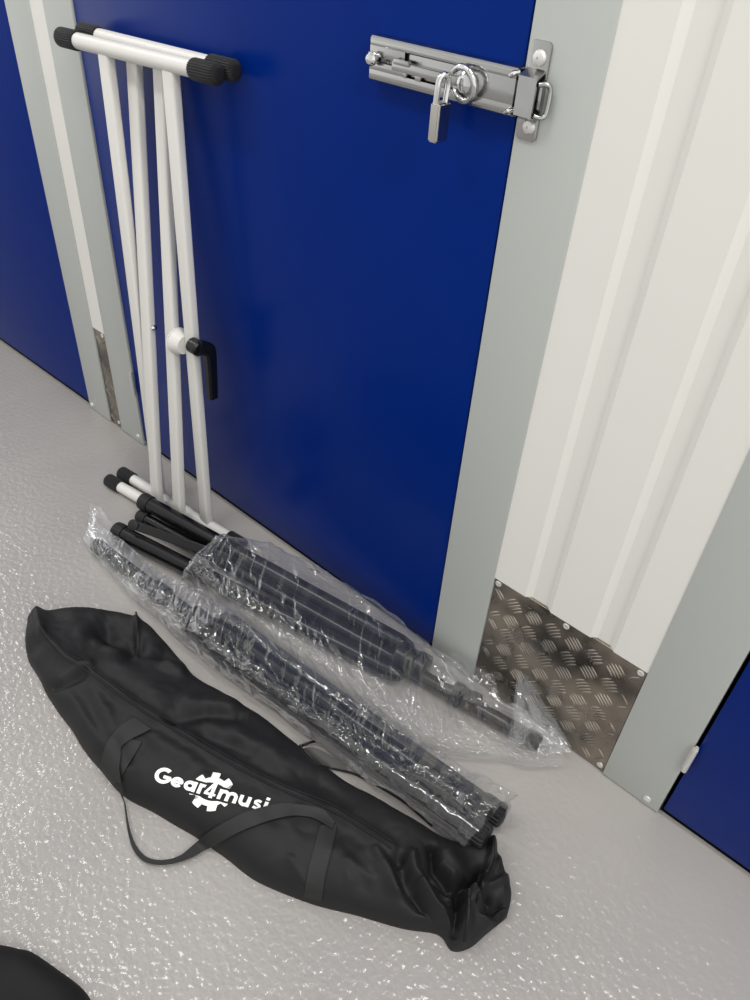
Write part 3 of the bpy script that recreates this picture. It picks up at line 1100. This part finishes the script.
# u
ribbon([(446, XH), (446, 26)] + arc(466, 26, 20, 18, 180, 360, 16) + [(486, XH)], SW)
ribbon([(486, 0), (486, 30)], SW)
# s
ribbon([(546, XH - 10), (530, XH - 7), (518, XH - 13), (519, XH - 23), (532, 29), (544, 23), (545, 13), (532, 7), (514, 11)], 14)
# i
ribbon([(572, 0), (572, XH)], SW)
ribbon([(572, XH + 9), (572, XH + 24)], SW)


def cog_half(cx, cy, up):
    teeth, R0, R1 = 7.5, 80, 107
    ang, rad = [], []
    pts = []
    a0, a1 = (20, 160) if up else (200, 340)
    for i in range(85):
        a = a0 + (a1 - a0) * i / 84
        ph = ((a + 10) / (360 / teeth)) % 1.0
        r = R1 if ph < 0.5 else R0
        x, y = cx + r * math.cos(math.radians(a)), cy + r * math.sin(math.radians(a))
        pts.append((x, y))
    n = len(pts)
    vs = []
    for (x, y) in pts:
        # inner edge: a clear band is kept round the word
        dx = (x - cx) * 0.93
        yi = cy + (1 if up else -1) * 40
        bowv = (1 if up else -1) * 10 * max(0.0, 1 - (dx / 45) ** 2)
        yi += bowv
        xi = cx + dx
        if (up and y < yi) or (not up and y > yi):
            y = yi
        for t in np.linspace(0, 1, 9):
            vs.append(on_bag(*lp2(xi + (x - xi) * t, yi + (y - yi) * t), 0.0009))
    logo.add(vs, grid_faces(n, 9))


cog_half(296, 28, True)
cog_half(296, 28, False)
logo.build('printed_logo', M_print, bag_root, True, 180)

# ------------------------------------------------------------------ plastic sleeves
def sleeve(label, stations, seed, zs_b, zs_f, hs, flaps, caps, side, amp=0.0165, nu=820, nv=300):
    B = np.array([at(*s[0], z=zb) if at(*s[0], z=zb)[1] < -0.014 else at(*s[0], y=-0.014) for s, zb in zip(stations, zs_b)])
    Fp = np.array([at(*s[1], z=zf) for s, zf in zip(stations, zs_f)])
    B[:, 1] = np.minimum(B[:, 1], -0.012)
    Bs, Fs = smooth_path(B, nu), smooth_path(Fp, nu)
    hh = smooth_path(np.array(hs, float)[:, None], nu)[:, 0]
    cen = (Bs + Fs) / 2
    arc = np.concatenate([[0], np.cumsum(np.linalg.norm(np.diff(cen[:, :2], axis=0), axis=1))])
    lat = Bs[:, :2] - Fs[:, :2]
    wid = np.linalg.norm(lat, axis=1)
    latn = lat / wid[:, None]
    half = wid / 2
    v = np.linspace(0, 2 * np.pi, nv, endpoint=False)
    Uu, Vv = np.meshgrid(arc, v, indexing='ij')
    ex = 0.62
    cs, sn = np.sign(np.cos(v)) * np.abs(np.cos(v)) ** ex, np.sign(np.sin(v)) * np.abs(np.sin(v)) ** ex
    # seamless round-the-tube coordinate: blend two shifted fields
    circ = (np.mean(half) + np.mean(hh) / 2) * 1.6 * 2
    sv = Vv / (2 * np.pi) * circ
    c1 = crumple(Uu, sv, seed, 10, 8.0, 52.0, 0.5)
    c2 = crumple(Uu, sv - circ, seed + 1, 10, 8.0, 52.0, 0.5)
    w = smoothstep(5.2, 6.28, Vv)
    cr = (c1 * (1 - w) + c2 * w - 0.25) * 1.25
    edge = np.minimum(arc, arc[-1] - arc)
    big = 0.5 + 0.5 * vnoise(Uu * 11 + seed, sv * 9)
    disp = amp * (1.7 * cr + 0.5 * big - 0.75)
    # fine sharp creases, mostly running across the sleeve
    for k_ in range(5):
        an = [0.2, -0.5, 0.9, -1.1, 1.6][k_]
        for s_, wgt in ((sv, 1 - w), (sv - circ, w)):
            q1 = Uu * math.cos(an) + s_ * math.sin(an)
            q2 = -Uu * math.sin(an) + s_ * math.cos(an)
            nz_ = vnoise(q1 * 24 + seed + 11 * k_, q2 * 7 + 3 * k_) + 0.25 * vnoise(q1 * 80, q2 * 60 + k_)
            on = np.clip(1.5 * vnoise(q1 * 9 + 31 * k_, q2 * 9 + seed) + 0.05, 0, 1)
            disp = disp + wgt * 0.0030 * on * np.exp(-(nz_ / 0.085) ** 2)
    gather = 0.004 * np.exp(-edge / 0.02)[:, None] * vnoise(sv * 90, Uu * 12 + seed)
    disp = disp + gather
    hw = half[:, None] + disp
    hz = hh[:, None] / 2
    X = cen[:, 0:1] + latn[:, 0:1] * cs[None, :] * hw
    Y = cen[:, 1:2] + latn[:, 1:2] * cs[None, :] * hw
    Z = hz + sn[None, :] * (hz + np.where(sn[None, :] > 0, disp * 1.2, 0))
    lo = 0.0012 + 0.0012 * big
    Z = np.maximum(Z, lo)
    # rim raggedness: shift along the axis near both ends
    dirv = np.gradient(cen[:, :2], axis=0)
    dirv /= np.linalg.norm(dirv, axis=1)[:, None]
    rag0 = 0.012 * vnoise(sv * 30, sv * 0 + seed) * np.exp(-arc / 0.03)[:, None]
    rag1 = 0.012 * vnoise(sv * 26 + 5, sv * 0 + seed) * np.exp(-(arc[-1] - arc) / 0.03)[:, None]
    X += dirv[:, 0:1] * (rag0 + rag1)
    Y += dirv[:, 1:2] * (rag0 + rag1)
    lean = 0.45 * Z * np.exp(-arc / 0.05)[:, None]
    X += dirv[:, 0:1] * lean
    Y += dirv[:, 1:2] * lean
    P = np.stack([X, Y, Z], -1).reshape(-1, 3)
    # keep to the own side of the line where the two sleeves lie against each other
    ld = np.interp(P[:, 0], DIV[:, 0], DIV[:, 1])
    P[:, 1] = np.maximum(P[:, 1], ld + 0.001) if side > 0 else np.minimum(P[:, 1], ld - 0.001)
    # the film lies over the tubes it holds
    for _ in range(2):
        for p, q, r in caps:
            p, q = np.asarray(p, float), np.asarray(q, float)
            dd = q - p
            t = np.clip((P - p) @ dd / (dd @ dd), 0, 1)
            w_ = P - (p + t[:, None] * dd)
            dist = np.linalg.norm(w_, axis=1)
            rt = r + 0.0025 + 0.5 * np.clip(disp.reshape(-1) + 0.008, 0, 0.03)
            inside = (dist < rt) & (t > 0.0) & (t < 1.0)
            P[inside] += w_[inside] / np.maximum(dist[inside], 1e-5)[:, None] * (rt[inside] - dist[inside])[:, None]
    P[:, 2] = np.maximum(P[:, 2], 0.0012)
    P[:, 1] = np.minimum(P[:, 1], -0.003)
    if side < 0:     # the film rests on the nylon where it meets the bag
        for i_ in np.nonzero((P[:, 0] > -0.75) & (P[:, 1] < -0.2))[0]:
            h = bvh.ray_cast(Vector((P[i_, 0], P[i_, 1], 0.5)), Vector((0, 0, -1)))
            if h[0] is not None and h[0].z + 0.0015 > P[i_, 2]:
                P[i_, 2] = h[0].z + 0.0015
    mb = MB()
    vs = P
    mb.add(vs, grid_faces(nu, nv, True))
    # second, rolled layer at the mouth
    kk = 26
    Pg = P.reshape(nu, nv, 3)[:kk].copy()
    cc = Pg.mean(1, keepdims=True)
    rr_ = 1.03 + 0.05 * vnoise(sv[:kk] * 60 + 3, Uu[:kk] * 50 + seed)
    Pg = cc + (Pg - cc) * rr_[..., None]
    Pg[..., 2] = np.maximum(Pg[..., 2], 0.0012)
    mb.add(Pg.reshape(-1, 3), grid_faces(kk, nv, True))
    for corners, n1, n2, a_ in flaps:
        c = [np.asarray(q, float) for q in corners]
        s, t = np.meshgrid(np.linspace(0, 1, n1), np.linspace(0, 1, n2), indexing='ij')
        P = (c[0] * ((1 - s) * (1 - t))[..., None] + c[1] * (s * (1 - t))[..., None] + c[2] * (s * t)[..., None] + c[3] * ((1 - s) * t)[..., None])
        nn = np.cross(c[1] - c[0], c[3] - c[0])
        nn /= np.linalg.norm(nn)
        L = np.linalg.norm(c[1] - c[0])
        L2 = np.linalg.norm(c[3] - c[0])
        d = crumple(s * L, t * L2, seed + 9, 9, 14.0, 90.0)
        bow = np.sin(np.pi * t) * 0.5
        P = P + nn * ((d - 0.4) * a_ + bow * a_)[..., None]
        # ragged outline
        P = P + (c[1] - c[0])[None, None, :] * (0.10 * vnoise(t * 5 + seed, t * 0) * s)[..., None]
        P[..., 2] = np.maximum(P[..., 2], 0.0015)
        P[..., 1] = np.minimum(P[..., 1], -0.002)
        mb.add(P.reshape(-1, 3), grid_faces(n1, n2))
    o = mb.build('plastic_sleeve', M_film, None, True, 180)
    tag(o, label, 'plastic sleeve', 'clear plastic sleeves round the tripod stands')
    return o


DIV_PX = [(168, 588), (204, 608), (240, 633), (300, 678), (345, 712), (400, 754), (450, 787), (520, 830)]
DIV = np.array([at(x, y, z=0.02)[:2] for x, y in DIV_PX])
caps1 = [(A0, A1, 0.0215), (B0, B1, 0.0215), (C0, C1, 0.016), (pole1[0], pole1[1], 0.0175), (Pz(405, 658, 0.037), Pz(420, 667, 0.036), 0.031), (Pz(458, 692, 0.028), Pz(474, 702, 0.027), 0.0205)]
caps2 = [(D0, D1, 0.0225), (E0, E1, 0.0225), (G0, G1, 0.02), (pole2[0], pole2[1], 0.0175), (Pz(192, 619, 0.033), Pz(208, 631, 0.033), 0.031)]
st1 = [((206, 533), (174, 577)), ((235, 540), (205, 604)), ((275, 550), (240, 630)), ((340, 584), (303, 677)), ((385, 612), (360, 716)), ((430, 643), (408, 748)),
       ((466, 660), (447, 762)), ((494, 684), (490, 766)), ((540, 706), (534, 773)), ((572, 722), (560, 769))]
sleeve('crumpled clear plastic sleeve round the rear tripod stand, along the blue door', st1, 21,
       [0.072, 0.06, 0.05, 0.045, 0.042, 0.040, 0.038, 0.036, 0.03, 0.02], [0.03, 0.02, 0.02, 0.018, 0.015, 0.012, 0.01, 0.008, 0.006, 0.01],
       [0.100, 0.106, 0.106, 0.1, 0.094, 0.082, 0.070, 0.060, 0.056, 0.048],
       [([Pz(508, 742, 0.03), at(517, 672, y=-0.006), at(529, 676, y=-0.008), Pz(566, 748, 0.02)], 50, 40, 0.012),
        ([Pz(512, 745, 0.02), at(518, 676, y=-0.012), at(531, 684, y=-0.012), Pz(572, 745, 0.015)], 50, 40, 0.016),
        ([Pz(520, 760, 0.02), Pz(528, 700, 0.07), Pz(560, 706, 0.06), Pz(572, 752, 0.01)], 50, 40, 0.018),
        ([Pz(548, 735, 0.03), Pz(553, 702, 0.055), Pz(562, 706, 0.05), Pz(574, 742, 0.02)], 30, 30, 0.008),
        ([Pz(440, 690, 0.05), Pz(452, 652, 0.07), Pz(494, 676, 0.07), Pz(502, 712, 0.05)], 60, 60, 0.010)],
       caps1, 1)
st2 = [((94, 503), (82, 543)), ((120, 517), (101, 568)), ((153, 543), (131, 605)), ((184, 573), (160, 632)), ((218, 601), (196, 665)), ((267, 634), (250, 700)),
       ((320, 677), (296, 733)), ((376, 708), (345, 768)), ((416, 731), (386, 793)), ((465, 768), (424, 820)), ((520, 803), (468, 853))]
sleeve('crumpled clear plastic sleeve round the front tripod stand, touching the nylon bag', st2, 57,
       [0.05, 0.045, 0.045, 0.05, 0.055, 0.055, 0.055, 0.055, 0.055, 0.055, 0.045], [0.006, 0.004, 0.004, 0.006, 0.01, 0.014, 0.018, 0.022, 0.026, 0.03, 0.036],
       [0.06, 0.055, 0.06, 0.075, 0.095, 0.097, 0.098, 0.1, 0.106, 0.112, 0.118],
       [([Pz(86, 540, 0.008), Pz(91, 503, 0.055), Pz(100, 508, 0.05), Pz(122, 535, 0.03)], 40, 36, 0.008)], caps2, -1)

# ------------------------------------------------------------------ black cloth item at the near corner
out = [(-90, 950), (-40, 944), (0, 946), (20, 950), (35, 954), (60, 971), (80, 986), (91, 1001), (100, 1030), (80, 1080), (20, 1120), (-70, 1110), (-120, 1030)]
op = np.array([at(x, y, z=0.004)[:2] for x, y in out])
k = len(op)
op = smooth_path(np.vstack([op, op[:1]]), 140)[:-1]
ce = op.mean(0)
nr_ = 30
vs, fs = [], []
no = len(op)
for i in range(nr_):
    t = i / (nr_ - 1)
    rr = 1 - t * 0.97
    z = 0.05 * (1 - rr ** 4) ** 0.6 + 0.001
    for p in op:
        q = ce + (p - ce) * rr
        zz = z + (0.006 * vnoise(np.array([q[0] * 14]), np.array([q[1] * 14]))[0]) * (1 - rr)
        vs.append((q[0], q[1], max(zz, 0.001)))
fs = grid_faces(nr_, no, True) + [tuple((nr_ - 1) * no + j for j in range(no)), tuple(range(no))[::-1]]
o = MB().add(vs, fs).build('cloth_pouch', M_cloth, None, True, 180)
tag(o, 'plain black cloth edge at the near left corner of the floor', 'pouch')


# ------------------------------------------------------------------ light
def lamp(name, loc, sx, sy, power, col=(1.0, 0.985, 0.96)):
    d = bpy.data.lights.new(name, 'AREA')
    d.shape = 'RECTANGLE'
    d.size, d.size_y = sx, sy
    d.energy = power
    d.color = col
    o = bpy.data.objects.new(name, d)
    o.location = loc
    COL.objects.link(o)
    return o


lamp('ceiling_light', (-5.0, -0.75, 3.5), 1.5, 0.4, 34)
lamp('ceiling_light', (-1.5, -1.50, 3.5), 1.5, 0.4, 30)
lamp('ceiling_light', (0.40, -0.30, 3.5), 1.0, 0.3, 24)
lamp('ceiling_light', (2.6, -1.40, 3.5), 1.5, 0.4, 62)

W = bpy.data.worlds.new('corridor_air')
SC.world = W
W.use_nodes = True
# ambient light of the corridor: brighter along its length than across it
bgn = W.node_tree.nodes['Background']
bgn.inputs['Color'].default_value = (0.985, 0.985, 0.975, 1)
nt = W.node_tree
wtc = nt.nodes.new('ShaderNodeTexCoord')
sx = nt.nodes.new('ShaderNodeSeparateXYZ')
nt.links.new(wtc.outputs['Generated'], sx.inputs[0])
rmp = nt.nodes.new('ShaderNodeValToRGB')
el = rmp.color_ramp.elements
el[0].position, el[0].color = 0.0, (0.95, 0.95, 0.95, 1)
el[1].position, el[1].color = 1.0, (1.0, 1.0, 1.0, 1)
for p_, c_ in ((0.25, 0.62), (0.55, 0.50), (0.8, 0.85)):
    e_ = el.new(p_)
    e_.color = (c_, c_, c_, 1)
ma = nt.nodes.new('ShaderNodeMath')
ma.operation = 'MULTIPLY_ADD'
ma.inputs[1].default_value = 0.5
ma.inputs[2].default_value = 0.5
nt.links.new(sx.outputs['X'], ma.inputs[0])
nt.links.new(ma.outputs[0], rmp.inputs['Fac'])
ms = nt.nodes.new('ShaderNodeMath')
ms.operation = 'MULTIPLY'
ms.inputs[1].default_value = 1.2
nt.links.new(rmp.outputs['Color'], ms.inputs[0])
nt.links.new(ms.outputs[0], bgn.inputs['Strength'])

SC.view_settings.view_transform = 'Standard'
SC.view_settings.look = 'None'
SC.view_settings.gamma = 1.0
SC.view_settings.use_curve_mapping = False
SC.view_settings.exposure = 0.3
SC.cycles.use_denoising = True
SC.cycles.max_bounces = 10
SC.cycles.transparent_max_bounces = 24
SC.cycles.sample_clamp_indirect = 6.0
